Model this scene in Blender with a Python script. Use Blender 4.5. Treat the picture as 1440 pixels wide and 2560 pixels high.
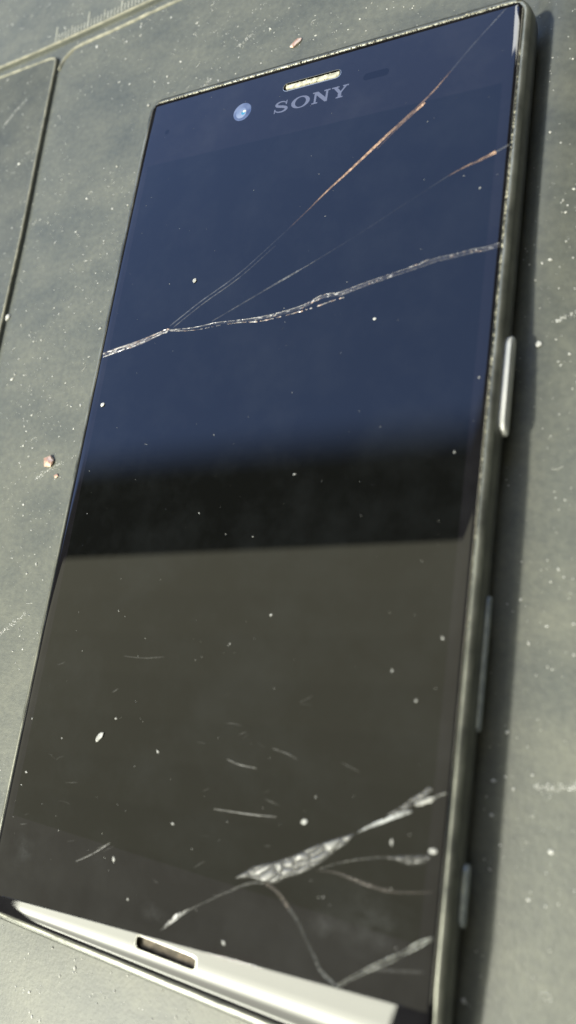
import bpy, bmesh, math, random
from mathutils import Vector, Matrix, noise
random.seed(7)
MM = 0.001                      # everything below is written in millimetres
sc = bpy.context.scene
col = sc.collection
for o in list(bpy.data.objects):
    bpy.data.objects.remove(o)

# ------------------------------------------------------------------ camera
cd = bpy.data.cameras.new('camera')
cam = bpy.data.objects.new('camera', cd); col.objects.link(cam)
ax = ((0.88609531, 0.1422121, -0.44114716), (-0.03356503, 0.96895652, 0.24494213), (0.46228616, -0.20223496, 0.86336118))
rot = Matrix(ax).transposed().to_4x4()
cam.matrix_world = Matrix.Translation(Vector((55.386, -28.627, 97.066)) * MM) @ rot
cd.sensor_fit = 'VERTICAL'; cd.sensor_height = 9.0; cd.sensor_width = 9.0 * 9 / 16
cd.lens = 9.0 * 1802.2 / 2560
cd.clip_start = 0.002; cd.clip_end = 50
cd.dof.use_dof = True; cd.dof.focus_distance = 0.124
cd.dof.aperture_fstop = cd.lens / 1.9        # 1.9 mm wide opening of a phone camera
sc.camera = cam

# ------------------------------------------------------------------ world, sun, lamps, exposure
w = bpy.data.worlds.new('World'); sc.world = w; w.use_nodes = True
bg = w.node_tree.nodes['Background']; bg.inputs[0].default_value = (0.9, 0.95, 1.0, 1); bg.inputs[1].default_value = 0.03
sd = bpy.data.lights.new('sun', 'SUN'); sd.energy = 3.5; sd.angle = math.radians(4.0); sd.color = (1.0, 0.97, 0.86)
sun = bpy.data.objects.new('sun', sd); col.objects.link(sun)
sun.rotation_euler = Vector((-0.52, -0.49, 1.0)).to_track_quat('Z', 'Y').to_euler()

def area_lamp(name, x0, x1, y0, y1, h, rad, color, slope=0.08):
    """rectangular lamp facing down at height h (m) above the glass; x/y limits are multiples of h"""
    ld = bpy.data.lights.new(name, 'AREA'); ld.shape = 'RECTANGLE'
    ld.size = (x1 - x0) * h; ld.size_y = (y1 - y0) * h
    ld.energy = rad * math.pi * ld.size * ld.size_y; ld.color = color
    o = bpy.data.objects.new(name, ld); col.objects.link(o)
    xm, ym = (x0 + x1) / 2, (y0 + y1) / 2
    o.location = ((xm) * h, (ym + slope * xm) * h, h + 0.008)
    o.rotation_euler = (0, 0, math.atan(slope))
    return o
SKY = (0.29, 0.47, 1.0)
area_lamp('window_sky_lamp', -2.4, 0.2, 0.455, 1.5, 0.6, 1.65, SKY)
for k in range(9):                       # dimming strips added to soften the lower edge of the mirrored sky
    t = (k + 0.5) / 9
    area_lamp('window_sky_lamp', -2.4, 0.2, 0.338 + 0.013 * k, 0.338 + 0.013 * (k + 1), 0.6, 1.65 * t * t * (3 - 2 * t), SKY)
for k in range(10):                      # light bounced off the room, weaker away from the window
    area_lamp('room_bounce_lamp', -2.4 + 0.10 * 0.078 * k, 0.3 + 0.10 * 0.078 * k, 0.204 - 0.078 * (k + 1), 0.204 - 0.078 * k, 0.6, 1.14 - 0.052 * k, (1.0, 0.96, 0.70), 0.10)
GLARE = (1.0, 1.0, 0.83)                  # lamp strips added behind the camera, only to make the chin's glare
PROF = [(-0.63, 11.5), (-0.72, 12.5), (-0.86, 12.0), (-0.95, 15), (-1.02, 23), (-1.09, 22), (-1.15, 11), (-1.20, 5.5), (-1.30, 4.5), (-1.36, 9), (-1.42, 21), (-1.52, 21), (-1.62, 8)]  # strip brightness shaped into the chin's pale and grey bands
NP = 40
for k in range(NP):
    y1 = -0.63 - 0.99 * k / NP; y0 = -0.63 - 0.99 * (k + 1) / NP; ym = (y0 + y1) / 2
    for (ya, ra), (yb, rb) in zip(PROF, PROF[1:]):
        if yb <= ym <= ya: rad = ra + (rb - ra) * (ya - ym) / (ya - yb)
    area_lamp('chin_glare_lamp', -1.01 + 0.42 * (ym + 0.66), -0.235 + 0.13 * (ym + 0.66), y0 - 0.03, y1 - 0.03, 0.6, rad * 1.22, GLARE, 0.0)
area_lamp('edge_sliver_lamp', -0.04, 0.42, 1.10, 1.32, 0.615, 9.0, (1.0, 1.0, 0.92))  # added lamp; puts a white sliver on the far right glass edge
sc.view_settings.view_transform = 'Standard'; sc.view_settings.look = 'None'
sc.view_settings.exposure = 0.0; sc.view_settings.gamma = 1.0; sc.view_settings.use_curve_mapping = False
sc.render.engine = 'CYCLES'
sc.cycles.max_bounces = 8; sc.cycles.transparent_max_bounces = 16
sc.cycles.sample_clamp_indirect = 4.0; sc.cycles.use_denoising = True

# ------------------------------------------------------------------ helpers
def new_mat(name):
    m = bpy.data.materials.new(name); m.use_nodes = True
    return m, m.node_tree.nodes, m.node_tree.links, m.node_tree.nodes['Principled BSDF']
def simple(name, colr, rough=0.5, metal=0.0, ior=1.5, spec=0.5):
    m, n, l, p = new_mat(name)
    p.inputs['Base Color'].default_value = (*colr, 1); p.inputs['Roughness'].default_value = rough
    p.inputs['Metallic'].default_value = metal; p.inputs['IOR'].default_value = ior
    p.inputs['Specular IOR Level'].default_value = spec
    return m
def noisy(name, c0, c1, scale, rough=0.5, metal=0.0, detail=6, lo=0.35, hi=0.65, bump=0.0, bscale=None):
    m, n, l, p = new_mat(name)
    tc = n.new('ShaderNodeTexCoord'); nz = n.new('ShaderNodeTexNoise'); cr = n.new('ShaderNodeValToRGB')
    nz.inputs['Scale'].default_value = scale; nz.inputs['Detail'].default_value = detail
    cr.color_ramp.elements[0].position = lo; cr.color_ramp.elements[1].position = hi
    cr.color_ramp.elements[0].color = (*c0, 1); cr.color_ramp.elements[1].color = (*c1, 1)
    l.new(tc.outputs['Object'], nz.inputs['Vector']); l.new(nz.outputs['Fac'], cr.inputs[0]); l.new(cr.outputs[0], p.inputs['Base Color'])
    p.inputs['Roughness'].default_value = rough; p.inputs['Metallic'].default_value = metal
    if bump:
        b = n.new('ShaderNodeBump'); n2 = n.new('ShaderNodeTexNoise'); n2.inputs['Scale'].default_value = bscale or scale * 4; n2.inputs['Detail'].default_value = 5
        l.new(tc.outputs['Object'], n2.inputs['Vector']); l.new(n2.outputs['Fac'], b.inputs['Height'])
        b.inputs['Strength'].default_value = 1.0; b.inputs['Distance'].default_value = bump
        l.new(b.outputs[0], p.inputs['Normal'])
    return m

def mesh_obj(name, verts, faces, mat, parent=None, smooth=False, sharp=None):
    me = bpy.data.meshes.new(name)
    me.from_pydata([(x * MM, y * MM, z * MM) for x, y, z in verts], [], faces); me.update()
    return finish(name, me, mat, parent, smooth, sharp)
def finish(name, me, mat, parent=None, smooth=False, sharp=None):
    bm = bmesh.new(); bm.from_mesh(me); bmesh.ops.recalc_face_normals(bm, faces=bm.faces); bm.to_mesh(me); bm.free()
    if smooth:
        me.polygons.foreach_set('use_smooth', [True] * len(me.polygons))
        if sharp: me.set_sharp_from_angle(angle=math.radians(sharp))
    me.materials.append(mat)
    o = bpy.data.objects.new(name, me); col.objects.link(o)
    if parent: o.parent = parent
    return o
def thing(o, label, cat, group=None, kind=None):
    o['label'] = label
    if cat: o['category'] = cat
    if group: o['group'] = group
    if kind: o['kind'] = kind
    return o

class MB:
    def __init__(s): s.v = []; s.f = []
    def add(s, vs, fs):
        k = len(s.v); s.v += vs; s.f += [tuple(i + k for i in f) for f in fs]
    def prism(s, poly, z0, z1, zf=None):
        n = len(poly)
        vs = [(x, y, z0) for x, y in poly] + [(x, y, z1) for x, y in poly]
        s.add(vs, [tuple(range(n))[::-1], tuple(range(n, 2 * n))] + [(i, (i + 1) % n, (i + 1) % n + n, i + n) for i in range(n)])
    def bevel_prism(s, poly, z0, z1, b):
        """prism whose top edge is chamfered inward by b (polygon counter-clockwise)"""
        n = len(poly); inn = offset_poly(poly, -b); mid = offset_poly(poly, -b * 0.3)
        vs = [(x, y, z0) for x, y in poly] + [(x, y, z1 - b) for x, y in poly] + [(x, y, z1 - b * 0.3) for x, y in mid] + [(x, y, z1) for x, y in inn]
        fs = [tuple(range(n))[::-1], tuple(range(3 * n, 4 * n))]
        for k in range(3):
            fs += [(k * n + i, k * n + (i + 1) % n, (k + 1) * n + (i + 1) % n, (k + 1) * n + i) for i in range(n)]
        s.add(vs, fs)
    def grain(s, c, r, rnd, flat=0.7, el=1.0):
        a = rnd.uniform(0, 6.283); ca, sa = math.cos(a), math.sin(a)
        pts = []
        base = [(1, 0, 0), (-1, 0, 0), (0, 1, 0), (0, -1, 0), (0, 0, 1), (0, 0, -1), ]
        for x, y, z in base:
            k = r * rnd.uniform(0.7, 1.25); x *= k * el; y *= k; z *= k * flat
            x += r * rnd.uniform(-.15, .15); y += r * rnd.uniform(-.15, .15)
            pts.append((c[0] + x * ca - y * sa, c[1] + x * sa + y * ca, c[2] + z))
        s.add(pts, [(0, 2, 4), (2, 1, 4), (1, 3, 4), (3, 0, 4), (2, 0, 5), (1, 2, 5), (3, 1, 5), (0, 3, 5)])
    def build(s, name, mat, parent=None, smooth=False, sharp=None): return mesh_obj(name, s.v, s.f, mat, parent, smooth, sharp)

def offset_poly(poly, d):
    n = len(poly); out = []
    for i in range(n):
        p0 = Vector(poly[i - 1]); p1 = Vector(poly[i]); p2 = Vector(poly[(i + 1) % n])
        a = (p1 - p0).normalized(); b = (p2 - p1).normalized()
        na = Vector((a.y, -a.x)); nb = Vector((b.y, -b.x)); m = (na + nb)
        m = m / max(0.35, m.dot(na)) if m.length > 1e-6 else na
        q = p1 + m * d; out.append((q.x, q.y))
    return out
def pill(cx, cy, w_, h_, r, n=8):
    pts = []
    for sx, sy, a0 in ((1, 1, 0), (-1, 1, 90), (-1, -1, 180), (1, -1, 270)):
        for i in range(n + 1):
            a = math.radians(a0 + 90 * i / n)
            pts.append((cx + sx * (w_ / 2 - r) + r * math.cos(a), cy + sy * (h_ / 2 - r) + r * math.sin(a)))
    return pts
def resample(path, ds):
    pts = [Vector(p) for p in path]; P = []
    n = len(pts)
    for i in range(n - 1):
        p0 = pts[max(0, i - 1)]; p1 = pts[i]; p2 = pts[i + 1]; p3 = pts[min(n - 1, i + 2)]
        k = max(1, int((p2 - p1).length / ds))
        for j in range(k):
            t = j / k
            P.append(0.5 * ((2 * p1) + (p2 - p0) * t + (2 * p0 - 5 * p1 + 4 * p2 - p3) * t * t + (3 * p1 - p0 - 3 * p2 + p3) * t ** 3))
    P.append(pts[-1]); return P

# ------------------------------------------------------------------ materials
def crack_mat(name, rough=0.18, grain=True):
    m, n, l, p = new_mat(name)
    at = n.new('ShaderNodeAttribute'); at.attribute_name = 'tint'
    l.new(at.outputs['Color'], p.inputs['Base Color'])
    tc = n.new('ShaderNodeTexCoord'); nz = n.new('ShaderNodeTexNoise'); nz.inputs['Scale'].default_value = 2200; nz.inputs['Detail'].default_value = 3
    l.new(tc.outputs['Object'], nz.inputs['Vector'])
    mr = n.new('ShaderNodeMapRange'); mr.inputs['From Min'].default_value = 0.3; mr.inputs['From Max'].default_value = 0.7
    mr.inputs['To Min'].default_value = 0.35; mr.inputs['To Max'].default_value = 1.15
    l.new(nz.outputs['Fac'], mr.inputs['Value'])
    mu = n.new('ShaderNodeMath'); mu.operation = 'MULTIPLY'; mu.use_clamp = True
    mu.inputs[0].default_value = 1.0
    if grain: l.new(mr.outputs[0], mu.inputs[0])
    l.new(at.outputs['Alpha'], mu.inputs[1]); l.new(mu.outputs[0], p.inputs['Alpha'])
    p.inputs['Roughness'].default_value = rough; p.inputs['IOR'].default_value = 1.55
    return m
def mat_mat():
    m, n, l, p = new_mat('grey_rubber_mat')
    tc = n.new('ShaderNodeTexCoord')
    mp = n.new('ShaderNodeMapping'); mp.inputs['Rotation'].default_value = (0, 0, math.radians(-35)); mp.inputs['Scale'].default_value = (1.0, 1.5, 1.0)
    l.new(tc.outputs['Object'], mp.inputs[0])
    big = n.new('ShaderNodeTexNoise'); big.inputs['Scale'].default_value = 55; big.inputs['Detail'].default_value = 5; big.inputs['Roughness'].default_value = 0.6
    l.new(mp.outputs[0], big.inputs['Vector'])
    fine = n.new('ShaderNodeTexNoise'); fine.inputs['Scale'].default_value = 900; fine.inputs['Detail'].default_value = 4
    l.new(tc.outputs['Object'], fine.inputs['Vector'])
    c1 = n.new('ShaderNodeValToRGB'); e = c1.color_ramp.elements
    e[0].position = 0.32; e[0].color = (0.102, 0.112, 0.102, 1); e[1].position = 0.7; e[1].color = (0.166, 0.172, 0.142, 1)
    l.new(big.outputs['Fac'], c1.inputs[0])
    c2 = n.new('ShaderNodeValToRGB'); e = c2.color_ramp.elements
    e[0].position = 0.35; e[0].color = (0.9, 0.9, 0.9, 1); e[1].position = 0.75; e[1].color = (1.18, 1.17, 1.12, 1)
    l.new(fine.outputs['Fac'], c2.inputs[0])
    mx = n.new('ShaderNodeMix'); mx.data_type = 'RGBA'; mx.blend_type = 'MULTIPLY'; mx.inputs['Factor'].default_value = 1.0
    l.new(c1.outputs[0], mx.inputs['A']); l.new(c2.outputs[0], mx.inputs['B']); l.new(mx.outputs['Result'], p.inputs['Base Color'])
    p.inputs['Roughness'].default_value = 0.5; p.inputs['Specular IOR Level'].default_value = 0.5
    b = n.new('ShaderNodeBump'); b.inputs['Distance'].default_value = 0.00006; b.inputs['Strength'].default_value = 0.8
    n3 = n.new('ShaderNodeTexNoise'); n3.inputs['Scale'].default_value = 1900; n3.inputs['Detail'].default_value = 5
    l.new(tc.outputs['Object'], n3.inputs['Vector']); l.new(n3.outputs['Fac'], b.inputs['Height']); l.new(b.outputs[0], p.inputs['Normal'])
    return m
M_mat = mat_mat()
def glass_mat(name, c0, c1):
    m, n, l, p = new_mat(name)
    tc = n.new('ShaderNodeTexCoord'); nz = n.new('ShaderNodeTexNoise'); nz.inputs['Scale'].default_value = 90; nz.inputs['Detail'].default_value = 8; nz.inputs['Roughness'].default_value = 0.65
    cr = n.new('ShaderNodeValToRGB'); e = cr.color_ramp.elements
    e[0].position = 0.45; e[0].color = (*c0, 1); e[1].position = 0.8; e[1].color = (*c1, 1)
    l.new(tc.outputs['Object'], nz.inputs['Vector']); l.new(nz.outputs['Fac'], cr.inputs[0]); l.new(cr.outputs[0], p.inputs['Base Color'])
    p.inputs['Roughness'].default_value = 0.012; p.inputs['IOR'].default_value = 1.54
    return m
M_glass = glass_mat('black_bezel_glass', (0.0082, 0.0078, 0.009), (0.018, 0.018, 0.019))
M_disp = glass_mat('black_display_glass', (0.0042, 0.0045, 0.004), (0.010, 0.011, 0.011))
M_frame = noisy('dark_satin_frame', (0.07, 0.074, 0.066), (0.12, 0.125, 0.108), 350, rough=0.33, metal=0.4, bump=0.00002, bscale=2500)
M_button = noisy('silver_button', (0.56, 0.57, 0.53), (0.68, 0.68, 0.63), 300, rough=0.4, metal=0.1)
M_key = noisy('grey_side_key', (0.24, 0.27, 0.27), (0.38, 0.41, 0.39), 700, rough=0.35, metal=0.3)
M_lip = noisy('lit_band_lip', (0.11, 0.115, 0.10), (0.30, 0.305, 0.255), 220, rough=0.36, metal=0.45, bump=0.00003, bscale=1500)  # paler than the frame: its lit band is put into this colour
M_edge = noisy('pale_edge_line', (0.10, 0.12, 0.13), (0.55, 0.53, 0.44), 45, rough=0.3, lo=0.4, hi=0.62)  # bright line along the glass edge, put into a pale colour
M_chrome = simple('polished_rim', (0.42, 0.42, 0.38), 0.25, 0.8)
M_patch = crack_mat('flaked_glass', 0.22, False)
M_bead = noisy('worn_pale_rubber', (0.20, 0.20, 0.155), (0.40, 0.385, 0.29), 420, rough=0.6, bump=0.00008, bscale=1400)
M_speck = noisy('grey_dust', (0.28, 0.28, 0.26), (0.62, 0.62, 0.58), 3000, rough=0.55)
M_dust_glint = noisy('pale_dust_glint', (0.5, 0.5, 0.46), (0.85, 0.85, 0.8), 3000, rough=0.55)
M_grit = noisy('gap_grit', (0.03, 0.028, 0.022), (0.75, 0.72, 0.55), 1800, rough=0.5, lo=0.42, hi=0.6, bump=0.00004)
M_yellow = noisy('yellow_dust_mesh', (0.34, 0.33, 0.24), (0.78, 0.76, 0.6), 1400, rough=0.6, lo=0.33, hi=0.62, bump=0.00004, bscale=2600)
M_brown = noisy('brown_slot_lining', (0.10, 0.085, 0.06), (0.24, 0.20, 0.14), 900, rough=0.7)
M_logo = simple('grey_logo_print', (0.13, 0.145, 0.21), 0.25)
M_tick = noisy('pale_tick_print', (0.32, 0.32, 0.26), (0.5, 0.5, 0.42), 900, rough=0.6)
M_copper = noisy('copper_flake', (0.55, 0.3, 0.22), (0.85, 0.68, 0.52), 900, rough=0.3, metal=0.35)
M_black = simple('black_void', (0.004, 0.004, 0.004), 0.8)

M_crack = crack_mat('crushed_crack_glass')
M_soft = crack_mat('smooth_crack_glass', 0.3)

# ------------------------------------------------------------------ the mat (setting)
L = 420
def sstep(a, b, v):
    t = min(1, max(0, (v - a) / (b - a))); return t * t * (3 - 2 * t)
def warp(x, y):                             # made-up swell: trims the phone's shadow and dims the far right mat
    return (2.3 * sstep(34.3, 38.2, x) - 3.6 * sstep(37.6, 51, x)) * sstep(-8, 42, y) * (1 - sstep(95, 125, y)) * (1 - sstep(70, 160, x))
gx = [-L, -130, -80, -40, 0, 30] + [33 + .5 * i for i in range(18)] + [45, 50, 60, 75, 90, 120, 160, 220, L]
gy = [-L, -130, -60, -20, 0] + [3 + 3 * i for i in range(42)] + [140, 180, L]
vs = [(x, y, warp(x, y)) for y in gy for x in gx] + [(-L, -L, -3), (L, -L, -3), (L, L, -3), (-L, L, -3)]
nx_ = len(gx); ny_ = len(gy)
fs = [(j * nx_ + i, j * nx_ + i + 1, (j + 1) * nx_ + i + 1, (j + 1) * nx_ + i) for j in range(ny_ - 1) for i in range(nx_ - 1)]
k = nx_ * ny_; fs.append((k + 3, k + 2, k + 1, k))
fs.append(tuple(range(nx_))[::-1] + (k, k + 1)); fs.append(tuple((ny_ - 1) * nx_ + i for i in range(nx_)) + (k + 2, k + 3))
fs.append(tuple(j * nx_ for j in range(ny_)) + (k + 3, k)); fs.append(tuple(j * nx_ + nx_ - 1 for j in range(ny_))[::-1] + (k + 1, k + 2))
floor = mesh_obj('mat', vs, fs, M_mat, None, True, 30)
floor['kind'] = 'structure'; floor['label'] = 'dusty grey rubber work mat under the phone'
# raised field on the left: its right edge is the groove line that runs down beside the phone
left = [(-L + 20, 97.0), (-L + 20, -L + 20), (-70.2, -L + 20), (-70.6, 0), (-71.3, 28), (-71.95, 53.5), (-73.1, 74), (-74.2, 94.5), (-74.5, 100.2), (-74.9, 101.7), (-76.4, 102.3), (-95, 101.9), (-150, 100.2)]
mb = MB(); mb.bevel_prism(left, -0.5, 0.75, 0.3); mb.build('raised_field', M_mat, floor, True, 25)
up = [(L - 20, 148.0), (L - 20, L - 20), (-L + 20, L - 20), (-L + 20, 95.5), (-150, 102.3), (-95.9, 104.4), (-77, 105.6), (-57.8, 107.4), (-38.3, 109.4), (0, 113.2)]
mb = MB(); mb.bevel_prism(up, -0.5, 0.75, 0.3); mb.build('ruler_strip', M_mat, floor, True, 25)
def strip_bead(name, path, r0, z0, amp=0.05):
    """rounded bead along the rim of a moulded field"""
    P = resample([(x, y, 0) for x, y in path], 0.8); vs, fs = [], []; K = 6
    for i, q in enumerate(P):
        t = (P[min(i + 1, len(P) - 1)] - P[max(i - 1, 0)]).normalized(); nn = Vector((-t.y, t.x, 0))
        r_ = r0 * (1 + 0.18 * noise.noise(q * 0.9)); c0 = q + nn * amp * noise.noise(q * 1.3 + Vector((5, 0, 0)))
        for k in range(K):
            a = math.pi * k / (K - 1); c = c0 + nn * (r_ * math.cos(a)); vs.append((c.x, c.y, z0 - 0.05 + 1.1 * r_ * math.sin(a)))
    for i in range(len(P) - 1):
        for k in range(K - 1): fs.append((i * K + k, i * K + k + 1, (i + 1) * K + k + 1, (i + 1) * K + k))
    fs.append(tuple(range(K))); fs.append(tuple((len(P) - 1) * K + k for k in range(K))[::-1])
    return mesh_obj(name, vs, fs, M_bead, floor, True, 60)
strip_bead('pocket_bead', [(-73.9, 98.4), (-73.2, 100.8), (-71.4, 102.7), (-68.8, 103.8), (-57.2, 105.0), (-43.3, 106.6), (0, 110.8), (120, 122.8)], 0.40, 0)
strip_bead('field_bead', [(-70.55, -150), (-70.95, 0), (-71.65, 28), (-72.3, 53.5), (-73.45, 74), (-74.55, 94.5), (-74.85, 100.0), (-75.2, 101.4), (-76.5, 101.9), (-95, 101.45), (-150, 99.8)], 0.30, 0.72)
strip_bead('strip_bead', [(-150, 102.75), (-95.9, 104.85), (-77, 106.05), (-57.8, 107.85), (-38.3, 109.85), (0, 113.65), (120, 125.3)], 0.30, 0.72)
# ruler ticks, one millimetre apart
org = Vector((-76.7, 106.35)); tdir = Vector((19.6, 2.0)).normalized(); tn = Vector((-tdir.y, tdir.x))
for i in range(0, 46):
    ln = 4.6 if i % 10 == 0 else (3.0 if i % 5 == 0 else 2.1)
    a = org + tdir * i * 0.985; wd = 0.42 if i % 10 == 0 else 0.3
    poly = [a - tdir * wd / 2 + tn * 0.25, a + tdir * wd / 2 + tn * 0.25, a + tdir * wd / 2 + tn * ln, a - tdir * wd / 2 + tn * ln]
    mb = MB(); mb.prism([(p.x, p.y) for p in poly], 0.70, 0.81); mb.build('ruler_tick', M_tick, floor)

# ------------------------------------------------------------------ the phone
phone = bpy.data.objects.new('smartphone', None); col.objects.link(phone); phone.empty_display_size = 0.02
thing(phone, 'black smartphone with cracked glass lying face up on the dusty grey mat', 'phone')
HX, HY = 36.0, 73.2
def ring_pts(hx, hy, r, n=10):
    pts = []
    for sx, sy, a0 in ((1, 1, 0), (-1, 1, 90), (-1, -1, 180), (1, -1, 270)):
        for i in range(n + 1):
            a = math.radians(a0 + 90 * i / n)
            pts.append((sx * (hx - r) + r * math.cos(a), sy * (hy - r) + r * math.sin(a), math.cos(a), math.sin(a)))
    out = []
    m = len(pts)
    for i in range(m):                      # subdivide the long straight runs
        p, q = pts[i], pts[(i + 1) % m]; out.append(p)
        d = math.hypot(q[0] - p[0], q[1] - p[1])
        if d > 10:
            k = int(d / 4)
            for j in range(1, k): out.append(tuple(p[c] + (q[c] - p[c]) * j / k for c in range(4)))
    return out
ring = ring_pts(HX, HY, 3.6)
def lipz(y):                                # the frame dips at the chin end
    t = min(1, max(0, (-y - 60) / 11.0)); return -1.55 * t * t * (3 - 2 * t)
prof = []
prof.append((1.60, 1.45, 5.4)); prof.append((1.55, 1.40, 7.45)); prof.append((1.46, 1.30, 7.66)); prof.append((1.34, 1.15, 7.74))
for i in range(1, 19):
    a = math.pi / 2 * (1 - i / 18)
    prof.append((1.34 * (1 - math.cos(a)), 1.15 * (1 - math.cos(a) ** 0.35) if i < 18 else 0.0, 4.2 + 3.54 * math.sin(a)))
for i in range(1, 13):
    a = math.pi / 2 * i / 12
    prof.append((2.6 * (1 - math.cos(a)), 1.1 * (1 - math.cos(a)), 4.2 - 4.17 * math.sin(a)))
vs, fs = [], []
n = len(ring)
for (si, ei, z) in prof:
    for x, y, nx, ny in ring:
        vs.append((x - nx * si, y - ny * ei, z + (lipz(y) if z > 4.2 else 0) * max(0, (z - 4.2) / 3.5)))
for k in range(len(prof) - 1):
    for i in range(n): fs.append((k * n + i, k * n + (i + 1) % n, (k + 1) * n + (i + 1) % n, (k + 1) * n + i))
fs.append(tuple(range(n))); fs.append(tuple(range((len(prof) - 1) * n, len(prof) * n))[::-1])
frame = mesh_obj('frame', vs, fs, M_frame, phone, True, 40)
vs, fs = [], []                             # added pale lip round the glass, standing for the frame's lit band
LP = [(1.58, 1.43, 7.30), (1.53, 1.38, 7.52), (1.40, 1.24, 7.735), (1.22, 1.00, 7.80), (0.92, 0.62, 7.66), (0.62, 0.45, 7.28), (0.50, 0.38, 6.95), (0.75, 0.75, 6.9)]
for (si, ei, z) in LP:
    for x, y, nx, ny in ring:
        wob = 0.012 * noise.noise(Vector((x * .5, y * .5, 0)))
        vs.append((x - nx * (si + wob), y - ny * (ei + wob), z + lipz(y) * max(0, (z - 4.2) / 3.5)))
for k in range(len(LP)):
    for i in range(n): fs.append((k * n + i, k * n + (i + 1) % n, ((k + 1) % len(LP)) * n + (i + 1) % n, ((k + 1) % len(LP)) * n + i))
mesh_obj('frame_lip', vs, fs, M_lip, phone, True, 50)

# cover glass: flat field, rolled edges, chin facet that tips down towards the near end
GX, GT, GB = 34.35, 71.55, 71.55
def crease(x): return -66.55 + 0.0765 * x  # slanted fold made up to give the chin glare a sharp edge
def smooth_edge(u, drop): 
    u = min(1, max(0, u)); return drop * (1 - math.sqrt(max(0, 1 - u * u * 0.985)))
xs = []
ER = 1.35
NE = 16
for i in range(NE): xs.append(-GX + ER * (1 - math.cos(math.pi / 2 * i / NE)))
for i in range(31): xs.append(-GX + ER + (2 * GX - 2 * ER) * i / 30)
for i in range(NE - 1, -1, -1): xs.append(GX - ER * (1 - math.cos(math.pi / 2 * i / NE)))
rows = []
for i in range(12): rows.append(('t', 0.9 * (1 - math.cos(math.pi / 2 * i / 12))))
for i in range(25): rows.append(('m', i / 24))
for i in range(1, 25): rows.append(('b', i / 24))
for i in range(1, 13): rows.append(('e', math.sin(math.pi / 2 * i / 12)))
def chin_drop(x, y):
    d = crease(x) - y
    if d <= 0: return 0
    W = crease(x) + GB - ROLL + 0.0001; f = d / W
    t0, t1 = math.radians(4.2), math.radians(14.0)
    fc = min(f, 1.0)
    return W * (t0 * fc + (t1 - t0) * fc * fc / 2) + (W * (f - fc)) * t1
ROLL = 0.85
vs, fs = [], []
nc = len(xs)
for kind, t in rows:
    for x in xs:
        cr = crease(x); rx = 0.0
        if kind == 't': y = GT - t
        elif kind == 'm': y = (GT - 0.9) + (cr - GT + 0.9) * t
        elif kind == 'c': y = cr - t
        elif kind == 'b': y = cr + (-(GB - ROLL) - cr) * t
        else: y = -(GB - ROLL) - ROLL * t
        # rounded plan corners
        cx, cy, r = GX - 1.3, (GT if y > 0 else GB) - 1.3, 1.3
        X = x
        dx, dy = abs(x) - cx, abs(y) - cy
        if dx > 0 and dy > 0:
            m = max(dx, dy); q = math.hypot(dx, dy); s_ = m / q
            X = math.copysign(cx + dx * s_, x); y = math.copysign(cy + dy * s_, y)
        z = 8.0 - smooth_edge((abs(x) - (GX - ER)) / ER, 0.30) - smooth_edge((y - (GT - 0.9)) / 0.9, 0.16) - chin_drop(X, y) - smooth_edge((-y - (GB - ROLL)) / ROLL, 0.4)
        vs.append((X, y, z))
nr = len(rows)
for j in range(nr - 1):
    for i in range(nc - 1):
        fs.append((j * nc + i, j * nc + i + 1, (j + 1) * nc + i + 1, (j + 1) * nc + i))
loop = [i for i in range(nc)] + [j * nc + nc - 1 for j in range(1, nr)] + [(nr - 1) * nc + i for i in range(nc - 2, -1, -1)] + [j * nc for j in range(nr - 2, 0, -1)]
k0 = len(vs)
for i in loop: vs.append((vs[i][0], vs[i][1], 5.2))
m_ = len(loop)
for i in range(m_): fs.append((loop[i], loop[(i + 1) % m_], k0 + (i + 1) % m_, k0 + i))
fs.append(tuple(range(k0, k0 + m_)))
me = bpy.data.meshes.new('cover_glass'); me.from_pydata([(x * MM, y * MM, z * MM) for x, y, z in vs], [], fs); me.update()
bm = bmesh.new(); bm.from_mesh(me); bmesh.ops.recalc_face_normals(bm, faces=bm.faces); bm.to_mesh(me); bm.free()
tmp = bpy.data.objects.new('tmp_glass', me); col.objects.link(tmp)
cut_objs = []
for poly in (pill(0.15, 67.2, 10.7, 1.5, 0.74), pill(-1.0, -68.05, 9.8, 1.75, 0.6)):
    mb = MB(); mb.prism(poly, 4.4, 9.0); c = mb.build('tmp_cut', M_black); cut_objs.append(c)
    md = tmp.modifiers.new('b', 'BOOLEAN'); md.operation = 'DIFFERENCE'; md.solver = 'EXACT'; md.object = c
dg = bpy.context.evaluated_depsgraph_get(); dg.update()
gm = bpy.data.meshes.new_from_object(tmp.evaluated_get(dg)); gm.name = 'cover_glass'
for o in cut_objs + [tmp]: bpy.data.objects.remove(o)
gm.materials.clear()
glass = finish('cover_glass', gm, M_glass, phone, True, 24)
for e in gm.edges:                          # the chin facet starts at a crisp fold
    if all(abs(gm.vertices[i].co.y / MM - crease(gm.vertices[i].co.x / MM)) < 0.01 and gm.vertices[i].co.z > 0.0072 for i in e.vertices): e.use_edge_sharp = True

vs, fs = [], []; K = 5  # bead added along the fold to catch a thin bright line
seam = [-31.2 + 62.6 * i / 60 for i in range(61)]
for x in seam:
    for k in range(K):
        a = math.pi * k / (K - 1); vs.append((x, crease(x) + 0.07 * math.cos(a), 7.985 + 0.055 * math.sin(a)))
for i in range(60):
    for k in range(K - 1): fs.append((i * K + k, i * K + k + 1, (i + 1) * K + k + 1, (i + 1) * K + k))
mesh_obj('fold_glint_bead', vs, fs, M_glass, glass, True, 80)
mb = MB(); mb.prism([(-32.4, -57.55), (32.4, -57.55), (32.4, 57.55), (-32.4, 57.55)], 7.99, 8.004)
mb.build('display', M_disp, glass)

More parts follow.
